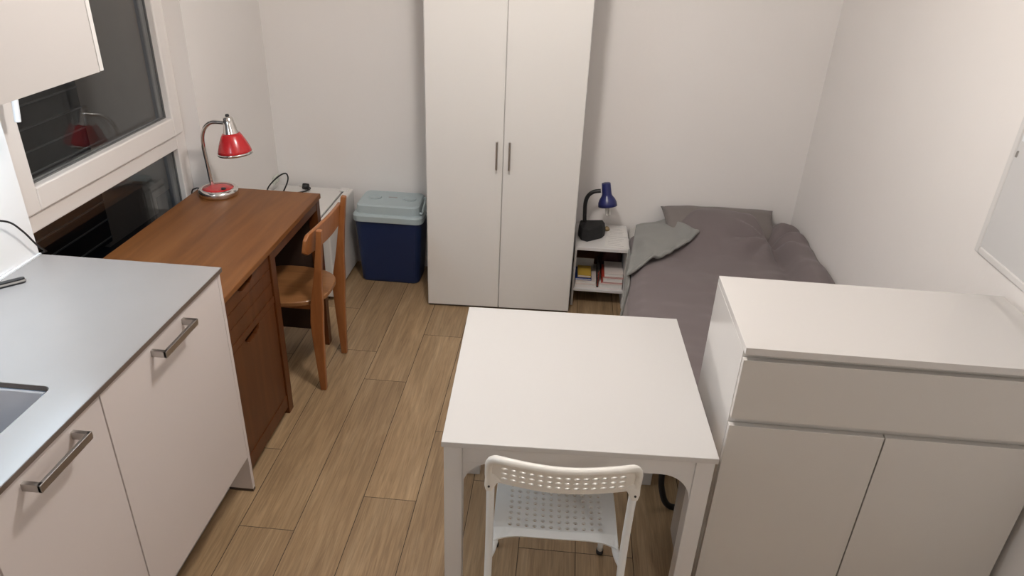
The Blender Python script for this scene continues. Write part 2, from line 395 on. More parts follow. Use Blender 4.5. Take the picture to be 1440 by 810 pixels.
# drawer with two grooves: three boards, the top one carrying the finger slot
g = .0018
bm = front(D0+.048, .932, .719+g, .781, .645, .785)
bx(bm, DX-.032, DX-.012, D0+.048, .932, .658+g, .719-g); bx(bm, DX-.032, DX-.012, D0+.048, .932, .597, .658-g); bx(bm, DX-.040, DX-.0325, D0+.048, .932, .60, .75)
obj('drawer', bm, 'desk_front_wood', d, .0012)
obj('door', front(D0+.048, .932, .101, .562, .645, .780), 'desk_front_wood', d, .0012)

# ---------------------------------------------------------------- wooden chair
t = thing('wooden_chair', 'reddish brown wooden chair with a curved backrest, tucked into the desk', 'chair', (-1.10, 1.30, 0))
def post(y, th, dx=0, top=0.):
    prof = [(-.955, 0), (-.928, 0), (-.918, .30), (-.908, .44), (-.905, .55), (-.893, .70), (-.876-top*.25, .842-top), (-.898-top*.25, .846-top), (-.920, .70), (-.942, .56), (-.962, .46), (-.972, .36), (-.968, .25)]
    return prism([(p[0]+dx, p[1]) for p in prof], 'y', y-th/2, y+th/2)
obj('leg', post(1.135, .026, 0, .034), 'chair_wood', t, .004)['label'] = 'near rear leg rising as backrest post'
obj('leg', post(1.452, .026, .004), 'chair_wood', t, .004)['label'] = 'far rear leg rising as backrest post'
def splay(x, y, dx, dy):
    bm = bmesh.new(); bx(bm, x-.015, x+.015, y-.015, y+.015, 0, .435)
    for v in bm.verts:
        if v.co.z < .1: v.co.x += dx; v.co.y += dy; v.co.x = (v.co.x-x-dx)*.7+x+dx; v.co.y = (v.co.y-y-dy)*.7+y+dy
    return bm
obj('leg', splay(-1.26, 1.16, -.02, -.005), 'chair_wood', t, .003)
obj('leg', splay(-1.26, 1.43, -.02, .005), 'chair_wood', t, .003)
# seat: rounded, a little dished
pts = []
for k in range(48):
    a = 2*math.pi*k/48; ca, sa = math.cos(a), math.sin(a); p = 2/3.2
    ex = math.copysign(abs(ca)**p, ca); ey = math.copysign(abs(sa)**p, sa)
    hw = .185-.030*max(0, ex)
    pts.append((-1.113+ex*.195, 1.2945+ey*hw))
bm = prism(pts, 'z', .437, .460)
obj('seat', bm, 'seat_wood', t, .005, seg=3)
obj('seat_rail', boxes((-1.25, -.97, 1.150, 1.168, .415, .436), (-1.25, -.97, 1.422, 1.440, .415, .436), (-1.26, -1.24, 1.168, 1.422, .415, .436), (-.965, -.945, 1.15, 1.438, .415, .436)), 'chair_wood', t, .002)
# curved backrest board in front of the posts
bm = bmesh.new(); n = 20; rows = []
for i in range(n+1):
    s = i/n; y = 1.082+(1.492-1.082)*s; bow = .024*(1-(2*s-1)**2)
    x = -.955+.028*s+bow*.9
    rows.append((x, y, s))
ring = []
for (x, y, s) in rows:
    e = min(s, 1-s); rnd = .018*max(0, 1-e/.06)**2; w2 = .012*(1-(2*s-1)**2)
    zb, zt = .704+rnd, .797-rnd+w2+.006*s
    lean = .012
    ring.append([bm.verts.new((x-.008, y, zb)), bm.verts.new((x+.009, y, zb)), bm.verts.new((x+.009+lean, y, zt)), bm.verts.new((x-.008+lean, y, zt))])
for a, b in zip(ring, ring[1:]):
    for k in range(4): bm.faces.new((a[k], a[(k+1) % 4], b[(k+1) % 4], b[k]))
bm.faces.new(ring[0]); bm.faces.new(ring[-1][::-1]); bmesh.ops.recalc_face_normals(bm, faces=bm.faces)
obj('backrest', bm, 'chair_wood', t, .004)

# ---------------------------------------------------------------- red desk lamp
bxc, byc, bz = -1.472, 1.462, .8085
t = thing('desk_lamp', 'red desk lamp with a chrome gooseneck on the wooden desk', 'lamp', (bxc, byc, bz))
obj('base', lathe([(.083, 0), (.086, .003), (.086, .024), (.081, .030), (.069, .032), (.068, .030)], (bxc, byc, bz), seg=48), 'chrome', t, smooth=True)
obj('base_top', lathe([(.067, .029), (.067, .031), (.04, .033), (0, .0335)], (bxc, byc, bz), seg=48), 'red_paint', t, smooth=True)
obj('switch', lathe([(.011, .03), (.011, .037), (.006, .040)], (bxc+.035, byc-.02, bz), seg=12), 'black_plastic', t, smooth=True)
obj('gooseneck', tube([(-1.508, 1.481, .838), (-1.513, 1.481, .93), (-1.519, 1.481, 1.035), (-1.512, 1.481, 1.085), (-1.490, 1.481, 1.120), (-1.458, 1.481, 1.138), (-1.405, 1.481, 1.138)], .0092, sm=8, seg=12), 'chrome', t, smooth=True)
ax = Vector((.085, -.02, -1)).normalized(); o = Vector((-1.388, 1.481, 1.166))
obj('lamp_neck', lathe([(.0, -.003), (.016, 0), (.0215, .006), (.0245, .03), (.034, .072), (.035, .076)], o, ax), 'chrome', t, smooth=True)
obj('knob', lathe([(.0, -.013), (.007, -.011), (.009, -.005), (.007, .001)], o, ax, 16), 'black_plastic', t, smooth=True)
sh = obj('lamp_shade', lathe([(.035, .072), (.043, .083), (.053, .102), (.063, .126), (.070, .146), (.0735, .158)], o, ax, 48, close=False), 'red_paint', t, smooth=True, solid=.002)
obj('shade_rim', lathe([(.0735, .156), (.0755, .158), (.0755, .166), (.073, .168), (.0715, .162)], o, ax, 48, close=False), 'chrome', sh, smooth=True, solid=.001)
obj('bulb', lathe([(.012, .07), (.014, .09), (.026, .12), (.028, .13), (.02, .145), (.0, .150)], o, ax, 20), 'cfl_glass', t, smooth=True)
obj('lamp_cord', tube([(-1.555, 1.49, .813), (-1.58, 1.50, .814), (-1.602, 1.50, .812), (-1.625, 1.50, .78), (-1.635, 1.49, .60)], .003, sm=5, seg=8), 'black_plastic', t, smooth=True)

# cable loop, plug and socket behind the desk
tag(obj('cable_loop', tube([(-1.575, 2.12, .505), (-1.585, 2.20, .506), (-1.581, 2.25, .549), (-1.542, 2.25, .595), (-1.497, 2.25, .632), (-1.467, 2.25, .642), (-1.457, 2.25, .622), (-1.464, 2.25, .590), (-1.485, 2.25, .547), (-1.50, 2.22, .508), (-1.50, 2.12, .505)], .0042, sm=8, seg=8), 'black_plastic', smooth=True),
    'black cable standing up in a loop on top of the fridge behind the desk', 'cable')
t = thing('power_plug', 'black power plug lying on the fridge behind the far corner of the desk', 'plug', (-1.42, 2.39, .501))
obj('plug_body', lathe([(.010, -.02), (.018, -.016), (.019, 0), (.018, .016), (.014, .020)], (-1.411, 2.389, .5195), (-1, -.25, .15), 16), 'black_plastic', t, smooth=True)
for dy, dz in ((0, 0), (.008, -.010)):
    obj('plug_pin', tube([(-1.429, 2.380+dy, .526+dz), (-1.449, 2.375+dy, .529+dz)], .0024, seg=6), 'chrome', t)
obj('plug_cord', tube([(-1.394, 2.393, .516), (-1.385, 2.388, .508), (-1.40, 2.35, .505), (-1.46, 2.30, .505)], .0038, sm=5, seg=8), 'black_plastic', t, smooth=True)
t = thing('wall_socket', 'pale wall socket low on the left wall behind the black cable loop', 'socket', (XL, 2.42, .43))
obj('cover_plate', boxes((XL+.0005, XL+.011, 2.385, 2.465, .512, .560)), 'socket', t, .003)
obj('socket_face', lathe([(.018, 0), (.018, .004), (.016, .005), (.015, -.002)], (XL+.0115, 2.425, .536), (1, 0, 0), 24), 'socket', t, smooth=True)

# ---------------------------------------------------------------- small fridge
t = thing('mini_fridge', 'small white fridge between the desk and the back wall', 'fridge', (-1.38, 2.21, 0))
obj('body', boxes((-1.600, -1.203, 1.965, 2.455, .02, .495)), 'fridge_white', t, .004)
obj('gasket', boxes((-1.203, -1.190, 1.975, 2.445, .035, .485)), 'gasket', t)
dr = obj('door', boxes((-1.190, -1.143, 1.965, 2.455, .022, .500)), 'fridge_white', t, .008, seg=3)
obj('hinge_cover', boxes((-1.215, -1.165, 2.40, 2.45, .4955, .506)), 'fridge_white', t, .003)
for x in (-1.58, -1.23):
    for y in (2.0, 2.42): obj('foot', lathe([(.015, 0), (.015, .021)], (x, y, 0), seg=12), 'black_plastic', t)

# ---------------------------------------------------------------- cool box
t = thing('cool_box', 'dark blue cool box with a pale grey lid beside the wardrobe', 'cool box', (-.89, 2.34, 0))
def rrect(x0, x1, y0, y1, r, n=5):
    out = []
    for cx, cy, a0 in ((x1-r, y1-r, 0), (x0+r, y1-r, 90), (x0+r, y0+r, 180), (x1-r, y0+r, 270)):
        for k in range(n+1):
            a = math.radians(a0+90*k/n); out.append((cx+r*math.cos(a), cy+r*math.sin(a)))
    return out
def loft(levels):
    bm = bmesh.new(); rings = [[bm.verts.new((p[0], p[1], z)) for p in rrect(*r)] for (r, z) in levels]
    for a, b in zip(rings, rings[1:]):
        for k in range(len(a)): bm.faces.new((a[k], a[(k+1) % len(a)], b[(k+1) % len(a)], b[k]))
    bm.faces.new(rings[0][::-1]); bm.faces.new(rings[-1]); bmesh.ops.recalc_face_normals(bm, faces=bm.faces); return bm
obj('box_body', loft([((-1.055, -.722, 2.245, 2.44, .03), .0), ((-1.062, -.715, 2.238, 2.445, .035), .012), ((-1.079, -.690, 2.205, 2.468, .04), .408)]), 'cooler_blue', t, .002)
lid = obj('lid', loft([((-1.088, -.680, 2.194, 2.476, .045), .402), ((-1.088, -.680, 2.192, 2.478, .045), .436), ((-1.080, -.688, 2.200, 2.470, .04), .444), ((-1.070, -.700, 2.212, 2.462, .04), .446), ((-1.066, -.704, 2.216, 2.460, .04), .492), ((-1.056, -.714, 2.226, 2.452, .035), .500)]), 'cooler_lid', t, .002)
for cx in (-.985, -.78):
    obj('cup_recess', lathe([(.040, 0), (.040, .003), (.036, .0035), (.034, .001)], (cx, 2.345, .5), seg=28), 'cooler_lid', lid, smooth=True)
obj('emblem', boxes((-.905, -.855, 2.35, 2.362, .5002, .5015)), 'paper_line', lid)
obj('lid_latch', tube([(-.70, 2.235, .462), (-.684, 2.235, .462), (-.680, 2.24, .485), (-.680, 2.30, .505), (-.688, 2.36, .508), (-.70, 2.37, .498)], .007, sm=4, seg=8), 'cooler_lid', t, smooth=True)

# ---------------------------------------------------------------- wardrobe
wr = math.atan2(.035, .789)*.8
wx, wy = -.2135, 2.0105
t = thing('wardrobe', 'tall white two-door wardrobe against the back wall', 'wardrobe', (wx, wy, 0), wr)
hw, wd, wh = .397, .44, 2.02
obj('body', boxes((-hw, hw, .020, wd, .012, wh), ), 'wardrobe_white', t, .001, local=True)
obj('base_board', boxes((-hw+.002, hw-.002, .012, wd, 0, .0115)), 'dark_edge', t, local=True)
for s in (-1, 1):
    a, b = (-hw+.001, -.0022) if s < 0 else (.0022, hw-.001)
    dd = obj('door', boxes((a, b, 0, .0185, .014, wh-.002)), 'wardrobe_white', t, .0012, local=True)
    hx = s*.0325
    hm = tube([(hx, .001, .972), (hx, -.022, .972)], .005, seg=8); tube([(hx, .001, .842), (hx, -.022, .842)], .005, hm, 8)
    bx(hm, hx-.0055, hx+.0055, -.030, -.020, .832, .982)
    obj('handle', hm, 'steel', dd, .002, local=True)
obj('edge_trim', boxes((-hw-.0015, -hw, .0, wd, .012, wh), (hw, hw+.0015, 0, wd, .012, wh)), 'white_laminate', t, local=True)

# ---------------------------------------------------------------- night stand and what is on it
t = thing('night_stand', 'small low white bedside shelf between wardrobe and bed', 'shelf', (.352, 2.30, 0))
NX0, NX1, NY0, NY1, NZ = .196, .499, 2.122, 2.478, .372
obj('top', boxes((NX0, NX1, NY0, NY1, NZ-.018, NZ)), 'white_laminate', t, .001)
for a, b in ((NX0, NX0+.012), (NX1-.012, NX1)):
    obj('side_panel', boxes((a, b, NY0+.004, NY1, 0, NZ-.018)), 'white_laminate', t, .001)
obj('shelf', boxes((NX0+.012, NX1-.012, NY0+.004, NY1, .096, .110)), 'white_laminate', t, .001)
obj('back_panel', boxes((NX0+.012, NX1-.012, NY1-.006, NY1-.001, .110, NZ-.018)), 'book_brown', t)

t = thing('bedside_lamp', 'blue gooseneck lamp with a heavy black base on the white bedside shelf', 'lamp', (.29, 2.27, NZ))
fp = [(.212, 2.27), (.228, 2.215), (.262, 2.197), (.345, 2.262), (.362, 2.300), (.350, 2.345), (.215, 2.35)]
bm = bmesh.new(); lo = [bm.verts.new((x, y, NZ+.0005)) for x, y in fp]; cx, cy = .285, 2.29
mid = [bm.verts.new((cx+(x-cx)*1.04, cy+(y-cy)*1.04, NZ+.035)) for x, y in fp]
hi = [bm.verts.new((cx+(x-cx)*.93, cy+(y-cy)*.93, NZ+.072+(.012 if x > .33 else 0))) for x, y in fp]
for A, B in ((lo, mid), (mid, hi)):
    for k in range(7): bm.faces.new((A[k], A[(k+1) % 7], B[(k+1) % 7], B[k]))
bm.faces.new(lo[::-1]); bm.faces.new(hi); bmesh.ops.recalc_face_normals(bm, faces=bm.faces)
obj('base', bm, 'black_matte', t, .005)
obj('gooseneck', tube([(.243, 2.32, .435), (.239, 2.325, .50), (.238, 2.33, .558), (.250, 2.33, .600), (.278, 2.33, .625), (.318, 2.33, .634)], .0115, sm=7, seg=12), 'black_plastic', t, smooth=True)
o2 = Vector((.343, 2.33, .682)); a2 = Vector((.16, -.12, -1)).normalized()
obj('lamp_shade', lathe([(.0, -.001), (.024, 0), (.025, .004), (.027, .062), (.030, .072), (.045, .094), (.052, .112), (.054, .132), (.051, .132), (.048, .11), (.026, .072)], o2, a2, 36, close=False), 'navy_lamp', t, smooth=True)
u = a2.orthogonal().normalized(); v = a2.cross(u); bm = bmesh.new()
for k in range(3):
    q = 2*math.pi*k/3+.4; c = u*math.cos(q)*.011+v*math.sin(q)*.011; e = u*math.cos(q+.5)*.004
    tube([o2+a2*.085+c+e, o2+a2*.180+c+e, o2+a2*.188+c*.6, o2+a2*.180+c-e*2.2, o2+a2*.085+c-e*2.2], .0042, bm, 8)
obj('bulb', bm, 'cfl_glass', t, smooth=True)

t = tag(obj('brown_trinket', lathe([(.012, 0), (.017, .004), (.018, .012), (.012, .022), (.004, .026)], (.378, 2.385, NZ+.0005), seg=14), 'brass', smooth=True), 'small round brown object on the bedside shelf behind the papers', 'trinket')
t.name = 'trinket'
def sheet(name, x, y, w_, h_, rz, z, label, group='papers on the bedside shelf'):
    t = thing(name, label, 'paper', (x, y, z), rz, group)
    obj('page', boxes((-w_/2, w_/2, -h_/2, h_/2, 0, .0015)), 'paper', t, local=True)
    obj('printed_text', boxes(*[(-w_*.38, w_*.1+random.random()*w_*.25, h_*(.34-.16*k), h_*(.34-.16*k)+.002, .0016, .0019) for k in range(5)]), 'paper_line', t, local=True)
sheet('paper_sheet', .430, 2.215, .13, .15, -.10, NZ+.0005, 'white printed sheet lying at the front of the bedside shelf')
sheet('paper_sheet', .438, 2.365, .115, .13, .06, NZ+.0005, 'white printed sheet lying at the back of the bedside shelf')
# books inside
SH = .1103
def book(x0, x1, y0, y1, z0, h, cover, label, grp, rz=0):
    cx, cy = (x0+x1)/2, (y0+y1)/2; t = thing('book', label, 'book', (cx, cy, z0), rz, grp); a, b = (x1-x0)/2, (y1-y0)/2; c = min(.003, h*.2)
    obj('cover', boxes((-a, a, -b, b, 0, c), (-a, a, -b, b, h-c, h), (-a, -a+.003, -b, b, c, h-c)), cover, t, local=True)
    obj('pages', boxes((-a+.003, a-.002, -b+.002, b-.002, c, h-c)), 'paper', t, local=True)
GL, GR = 'left stack on the bedside shelf', 'right stack on the bedside shelf'
book(.213, .336, 2.150, 2.34, SH, .019, 'book_white', 'white book, bottom of the left stack in the bedside shelf', GL)
book(.216, .333, 2.155, 2.33, SH+.0195, .019, 'book_white', 'white book, second from the bottom of the left stack in the bedside shelf', GL)
book(.212, .305, 2.160, 2.31, SH+.0390, .012, 'book_blue', 'thin dark blue book on the left stack under the yellow one', GL)
book(.226, .302, 2.172, 2.30, SH+.0515, .014, 'book_yellow', 'yellow book on top of the left stack in the bedside shelf', GL)
book(.212, .322, 2.348, 2.465, SH, .095, 'book_brown', 'thick brown book behind the left stack in the bedside shelf', GL)
book(.350, .484, 2.150, 2.335, SH, .030, 'book_white', 'thick white book at the bottom of the right stack', GR)
book(.362, .484, 2.160, 2.335, SH+.0305, .006, 'book_red', 'thin dark red book in the right stack', GR)
book(.372, .484, 2.160, 2.335, SH+.0370, .024, 'book_white', 'white book in the middle of the right stack', GR)
book(.365, .484, 2.165, 2.33, SH+.0615, .007, 'book_red', 'thin red book near the top of the right stack', GR)
book(.378, .484, 2.165, 2.33, SH+.0690, .021, 'book_white', 'white book on top of the right stack', GR)
t = thing('patterned_book', 'black book with red and white pattern standing between the two stacks', 'book', (.346, 2.3, SH))
obj('cover', boxes((.3375, .3485, 2.16, 2.335, SH, SH+.115)), 'book_black', t)
random.seed(11)
bm = bmesh.new()
for k in range(9):
    y = 2.163+random.random()*.0; z = SH+.01+k*.011; x = .3385+random.random()*.006
    bx(bm, x, x+.0035, 2.158, 2.1598, z, z+.007)
obj('cover_pattern', bm, 'book_red', t)
tag(obj('dark_case', loft([((.36, .482, 2.345, 2.465, .02), SH), ((.357, .484, 2.342, 2.468, .02), SH+.06), ((.37, .475, 2.35, 2.46, .03), SH+.150)]), 'case_dark', bevel=.006, smooth=False), 'dark red case at the back of the bedside shelf behind the right stack', 'case')
bpy.data.objects['dark_case'].name = 'case'
bm = tube([(.22, 2.44, .350), (.27, 2.40, .32), (.315, 2.38, .285), (.345, 2.37, .262)], .0035, sm=5, seg=6)
tag(obj('cable', bm, 'black_plastic', smooth=True), 'black cable hanging across the back of the bedside shelf', 'cable')

# ---------------------------------------------------------------- bed
t = thing('bed', 'single bed with a grey duvet in the back right corner', 'bed', (.97, 1.5, 0))
BX0, BX1, BY0, BY1 = .50, 1.435, .77, 2.475
obj('bed_frame', boxes((BX0+.02, BX1-.005, BY0+.01, BY1, .14, .20)), 'mattress', t, .003)
for x in (BX0+.06, BX1-.06):
    for y in (BY0+.05, BY1-.05): obj('leg', boxes((x-.02, x+.02, y-.02, y+.02, 0, .14)), 'black_plastic', t, .002)
obj('mattress', boxes((BX0+.01, BX1, BY0, BY1-.002, .201, .375)), 'mattress', t, .03, seg=4)
def sst(a, b, x):
    x = max(0, min(1, (x-a)/(b-a))); return x*x*(3-2*x)
def nz(x, y, z=0): return noise.noise(Vector((x, y, z)))
# duvet: grid draped across the bed (u) and along it (v)
def duvet_pt(u, v):
    # u: 0 bottom of hanging side .. 1 at right wall ; v: 0 foot .. 1 head
    y = BY0-.02+v*(2.40-BY0+.02)
    edge = .447+.072*sst(1.2, 2.2, y)
    drop = .29
    arc = drop+(BX1+.008-edge); s = u*arc
    wr = .012*nz(y*5, s*3, 1)+.006*nz(y*14, s*9, 5)
    if s < drop:
        k = 1-s/drop
        return Vector((edge-.012*math.sin(k*3)+.018*nz(y*4, k*1.2, 7)*k, y, .385-drop*k+.0)), k
    x = edge+(s-drop)
    rnd = sst(0, .06, x-edge)
    z = .383+.028*rnd+wr*rnd
    # pillow underneath
    z += .112*sst(.70, .88, x)*(1-sst(1.14, 1.36, x))*sst(1.95, 2.36, y)
    # bunched-up roll along the right wall with a crease beside it
    roll = sst(1.25, 1.36, x)*(1-.5*sst(1.40, 1.47, x))
    z += .085*roll*sst(.9, 1.9, y)*(1-.5*sst(2.33, 2.42, y))
    z -= .038*math.exp(-((x-1.245-.05*math.sin(y*4))/.03)**2)*sst(1.5, 2.1, y)
    z += .010*(.35-abs(nz(x*5.5+y*2, y*3.2, 11)))*rnd+.004*nz(x*16, y*8, 2)*rnd
    # star of small folds near the crease
    r = math.hypot(x-1.24, y-2.18); a = math.atan2(y-2.18, x-1.24)
    z += .017*math.cos(a*7)*math.exp(-((r-.13)/.09)**2)
    z += .010*math.sin((x*.8+y)*14+3*nz(x*3, y*3))*math.exp(-((y-1.75)/.35)**2)*sst(.5, .8, x)*.6
    return Vector((x, y, z)), 0
bm = bmesh.new(); NU, NV = 90, 130
grid = []
for j in range(NV+1):
    row = []
    for i in range(NU+1):
        v = j/NV
        p, k = duvet_pt(i/NU, v)
        # scalloped head edge: tucked lower at the left where it is folded back
        if v > .9:
            q = (v-.9)/.1
            p.y -= q*.13*(1-sst(.50, .70, p.x))
            p.y += q*.045*math.exp(-((p.x-1.0)/.16)**2)
            if v > .985: p.z -= .018
        row.append(bm.verts.new(p))
    grid.append(row)
for j in range(NV):
    for i in range(NU): bm.faces.new((grid[j][i], grid[j][i+1], grid[j+1][i+1], grid[j+1][i]))
bmesh.ops.recalc_face_normals(bm, faces=bm.faces)
dv = tag(obj('duvet', bm, 'duvet', smooth=True, solid=.022), 'dark grey duvet spread over the bed, one corner folded back', 'duvet')
# folded-back corner, lighter reverse side
def surf(x, y):
    edge = .447+.072*sst(1.2, 2.2, y)
    drop = .29; arc = drop+(BX1+.008-edge)
    if x < edge: x = edge
    return duvet_pt((drop+x-edge)/arc, (y-BY0+.02)/(2.40-BY0+.02))[0].z+.008
A, B, Cc, D_ = Vector((.545, 2.365, .425)), Vector((.715, 2.425, .448)), Vector((.862, 2.150, .460)), Vector((.452, 1.715, .375))
ofs = dv.location
bm = bmesh.new(); n = 36; g2 = []
for j in range(n+1):
    row = []
    for i in range(n+1):
        a, b = i/n, j/n   # a along A->B side, b towards D->C side
        p = (A*(1-a)+B*a)*(1-b)+(D_*(1-a)+Cc*a)*b
        p.z += .014*math.sin(math.pi*a)*math.sin(math.pi*b)+.014*nz(p.x*9, p.y*9, 3)+.020*math.exp(-((1-b)/.09)**2)
        p.z += .007*math.sin(a*34+b*5)*math.exp(-((1-b)/.16)**2)
        p.z = max(p.z, surf(p.x, p.y)+.012+.020*math.exp(-((1-b)/.10)**2)+.006*math.sin(a*31+b*4)*math.exp(-((1-b)/.2)**2)+.008*nz(p.x*8, p.y*8, 3))
        if a < .12 and False: p.z -= .06*((.12-a)/.12)**2*(.3+.7*b); p.x -= .004
        row.append(bm.verts.new(p-ofs))
    g2.append(row)
for j in range(n):
    for i in range(n): bm.faces.new((g2[j][i], g2[j][i+1], g2[j+1][i+1], g2[j+1][i]))
bmesh.ops.recalc_face_normals(bm, faces=bm.faces)
fc = obj('folded_corner', bm, 'duvet_reverse', dv, smooth=True, solid=.014, local=True); fc['label'] = 'lighter grey reverse side of the duvet corner'
# hanging flap edge down the side of the bed
bm = bmesh.new(); g2 = []
for j in range(13):
    row = []
    for i in range(9):
        b, a = j/12, i/8
        y = 1.62+.48*b+.04*a*(1-b); x = .447+.072*sst(1.2, 2.2, y)-.006-.012*a+.005*math.sin(b*11+a*4); z = .392-a*(.20-.13*b)
        row.append(bm.verts.new(Vector((x-.014, y, z))-ofs))
    g2.append(row)
for j in range(12):
    for i in range(8): bm.faces.new((g2[j][i], g2[j][i+1], g2[j+1][i+1], g2[j+1][i]))
fh = obj('hanging_corner', bm, 'duvet_reverse', dv, smooth=True, solid=.008, local=True)
# pillow
bm = bmesh.new(); bmesh.ops.create_grid(bm, x_segments=30, y_segments=18, size=1)
top = list(bm.verts)
def pil(px, py, s):
    e = max(0, 1-abs(px)**4)*max(0, 1-abs(py)**4)
    return s*.050*e**.5
new = {}
for v in top: new[v] = bm.verts.new(v.co)
for f in list(bm.faces): bm.faces.new([new[v] for v in reversed(f.verts)])
for v in top:
    px, py = v.co.x, v.co.y
    pinch = 1-.05*(1-abs(px)**2)*(abs(py)**6); pin2 = 1-.06*(1-abs(py)**2)*(abs(px)**6)
    for vv, s in ((v, 1), (new[v], -1)):
        z = pil(px, py, s)+.006*nz(px*3, py*3, s)
        vv.co = Vector((px*.325*pin2, py*.13*pinch, z*.92))
bmesh.ops.remove_doubles(bm, verts=bm.verts, dist=.0008)
bm.transform(Matrix.Translation((1.010, 2.362, .466)) @ Matrix.Rotation(math.radians(24), 4, 'X') @ Matrix.Rotation(math.radians(2), 4, 'Z'))
tag(obj('pillow', bm, 'pillow', smooth=True), 'flat grey pillow at the head of the bed against the wall', 'pillow')

# black bent hose or strap behind the cabinet, on the floor
tag(obj('black_strap', tube([(.60, .70, .36), (.566, .60, .30), (.548, .56, .20), (.556, .555, .10), (.60, .56, .012), (.72, .57, .012)], .012, sm=6, seg=10), 'black_matte', smooth=True), 'black bent strap on the floor behind the white cabinet', 'strap')

# ---------------------------------------------------------------- white drawer cabinet (right)
t = thing('sideboard', 'white glossy cabinet with one wide drawer above two doors', 'cabinet', (1.01, .25, 0))
X0, X1, Y0, Y1, ZT = .591, 1.430, .047, .458, 1.058
obj('top', boxes((X0, X1, Y0, Y1, ZT-.021, ZT)), 'gloss_white', t, .0012)
obj('side_panel', boxes((X0, X0+.018, Y0+.020, Y1, 0, ZT-.0212)), 'gloss_white', t, .001)
obj('side_panel', boxes((X1-.018, X1, Y0+.020, Y1, 0, ZT-.0212)), 'gloss_white', t, .001)
obj('back_panel', boxes((X0+.018, X1-.018, Y1-.008, Y1, .02, ZT-.022)), 'gloss_white', t)
obj('body', boxes((X0+.0185, X1-.0185, Y0+.045, Y1-.009, .02, ZT-.0215)), 'cabinet_front', t)
for a, b in ((ZT-.052, ZT-.0215), (.80, .845)): obj('rail', boxes((X0+.018, X1-.018, Y0+.021, Y0+.0445, a, b)), 'cabinet_front', t)
obj('drawer', boxes((X0+.0005, X1-.0005, Y0, Y0+.018, .834, 1.020)), 'cabinet_front', t, .001)
gx = 1.004
obj('door', boxes((X0+.0005, gx-.002, Y0, Y0+.018, .02, .810)), 'cabinet_front', t, .001)
obj('door', boxes((gx+.002, X1-.0005, Y0, Y0+.018, .02, .810)), 'cabinet_front', t, .001)

# ---------------------------------------------------------------- board on right wall
t = thing('wall_board', 'white framed board mounted on the right wall above the cabinet', 'board', (XR, .2, 1.1))
bw = XR-.001
obj('board_face', boxes((bw-.010, bw, -.30, .668, 1.128, 1.88)), 'board_face', t)
obj('frame', boxes((bw-.014, bw, .666, .690, 1.104, 1.90), (bw-.014, bw, -.32, .666, 1.104, 1.128), (bw-.014, bw, -.32, .69, 1.88, 1.90)), 'board_frame', t, .005, seg=3)
obj('hook', boxes((bw-.016, bw-.0105, .652, .655, 1.425, 1.445)), 'steel', t, .001)
obj('paper_note', boxes((bw-.0125, bw-.0105, .40, .655, 1.475, 1.68)), 'handle_white', t)

# ---------------------------------------------------------------- table
t = thing('dining_table', 'square white table in the middle of the room', 'table', (.1799, .349, 0), math.radians(2.031))
h = .375
obj('tabletop', boxes((-h, h, -h, h, .7215, .740)), 'table_white', t, .002, local=True)
lg = .051; i0 = h-.006
for sx in (-1, 1):
    for sy in (-1, 1):
        a, b = sorted((sx*i0, sx*(i0-lg))); c, e = sorted((sy*i0, sy*(i0-lg)))
        obj('leg', boxes((a, b, c, e, 0, .7212)), 'white_laminate', t, .002, local=True)
def brace(fx):   # quarter-round bracket plate outline
    pts = [(0, 0), (-.088, 0)]+[(-.088+.088*math.sin(math.radians(a)), -.092+.092*math.cos(math.radians(a))) for a in range(10, 91, 10)]
    return pts
q = i0-lg
for sy in (-1, 1):
    a, b = sorted((sy*(i0-.002), sy*(i0-.016)))
    obj('apron', boxes((-q+.0005, q-.0005, a, b, .668, .7212)), 'white_laminate', t, .001, local=True)
    for sx in (-1, 1):
        a, b = sorted((sy*(i0-.003), sy*(i0-.013)))
        pts = [(sx*(q-.0005+px), .6675+pz) for px, pz in brace(0)]
        obj('corner_brace', prism(pts, 'y', a, b), 'white_laminate', t, local=True)
for sx in (-1, 1):
    a, b = sorted((sx*(i0-.002), sx*(i0-.016)))
    obj('apron', boxes((a, b, -q+.0005, q-.0005, .668, .7212)), 'white_laminate', t, .001, local=True)
    for sy in (-1, 1):
        a, b = sorted((sx*(i0-.003), sx*(i0-.013)))
        pts = [(sy*(q-.0005+px), .6675+pz) for px, pz in brace(0)]
        obj('corner_brace', prism(pts, 'x', a, b), 'white_laminate', t, local=True)

# ---------------------------------------------------------------- white folding-style chair
t = thing('perforated_chair', 'white chair with a perforated seat and backrest pushed up to the table', 'chair', (.146, 0, 0), math.radians(1.6))
def perforated(xs, ys, hole, hr, fn):
    """grid sheet; hole(i,j) true -> oval hole in that cell; fn maps sheet coords to 3D"""
    bm = bmesh.new(); cache = {}
    def V(x, y):
        k = (round(x, 5), round(y, 5))
        if k not in cache: cache[k] = bm.verts.new(fn(x, y))
        return cache[k]
    for i in range(len(xs)-1):
        for j in range(len(ys)-1):
            x0, x1, y0, y1 = xs[i], xs[i+1], ys[j], ys[j+1]; mx, my = (x0+x1)/2, (y0+y1)/2
            O = [(x1, my), (x1, y1), (mx, y1), (x0, y1), (x0, my), (x0, y0), (mx, y0), (x1, y0)]
            if hole(i, j):
                n_ = 16; H = [V(mx+hr[0]*math.cos(2*math.pi*k/n_), my+hr[1]*math.sin(2*math.pi*k/n_)) for k in range(n_)]
                for k in range(8):
                    k2 = (k+1) % 8; a, b, c = H[2*k], H[2*k+1], H[(2*k+2) % n_]
                    bm.faces.new((a, V(*O[k]), b)); bm.faces.new((V(*O[k]), V(*O[k2]), b)); bm.faces.new((b, V(*O[k2]), c))
            else:
                bm.faces.new([V(*p) for p in O])
    bmesh.ops.recalc_face_normals(bm, faces=bm.faces)
    return bm
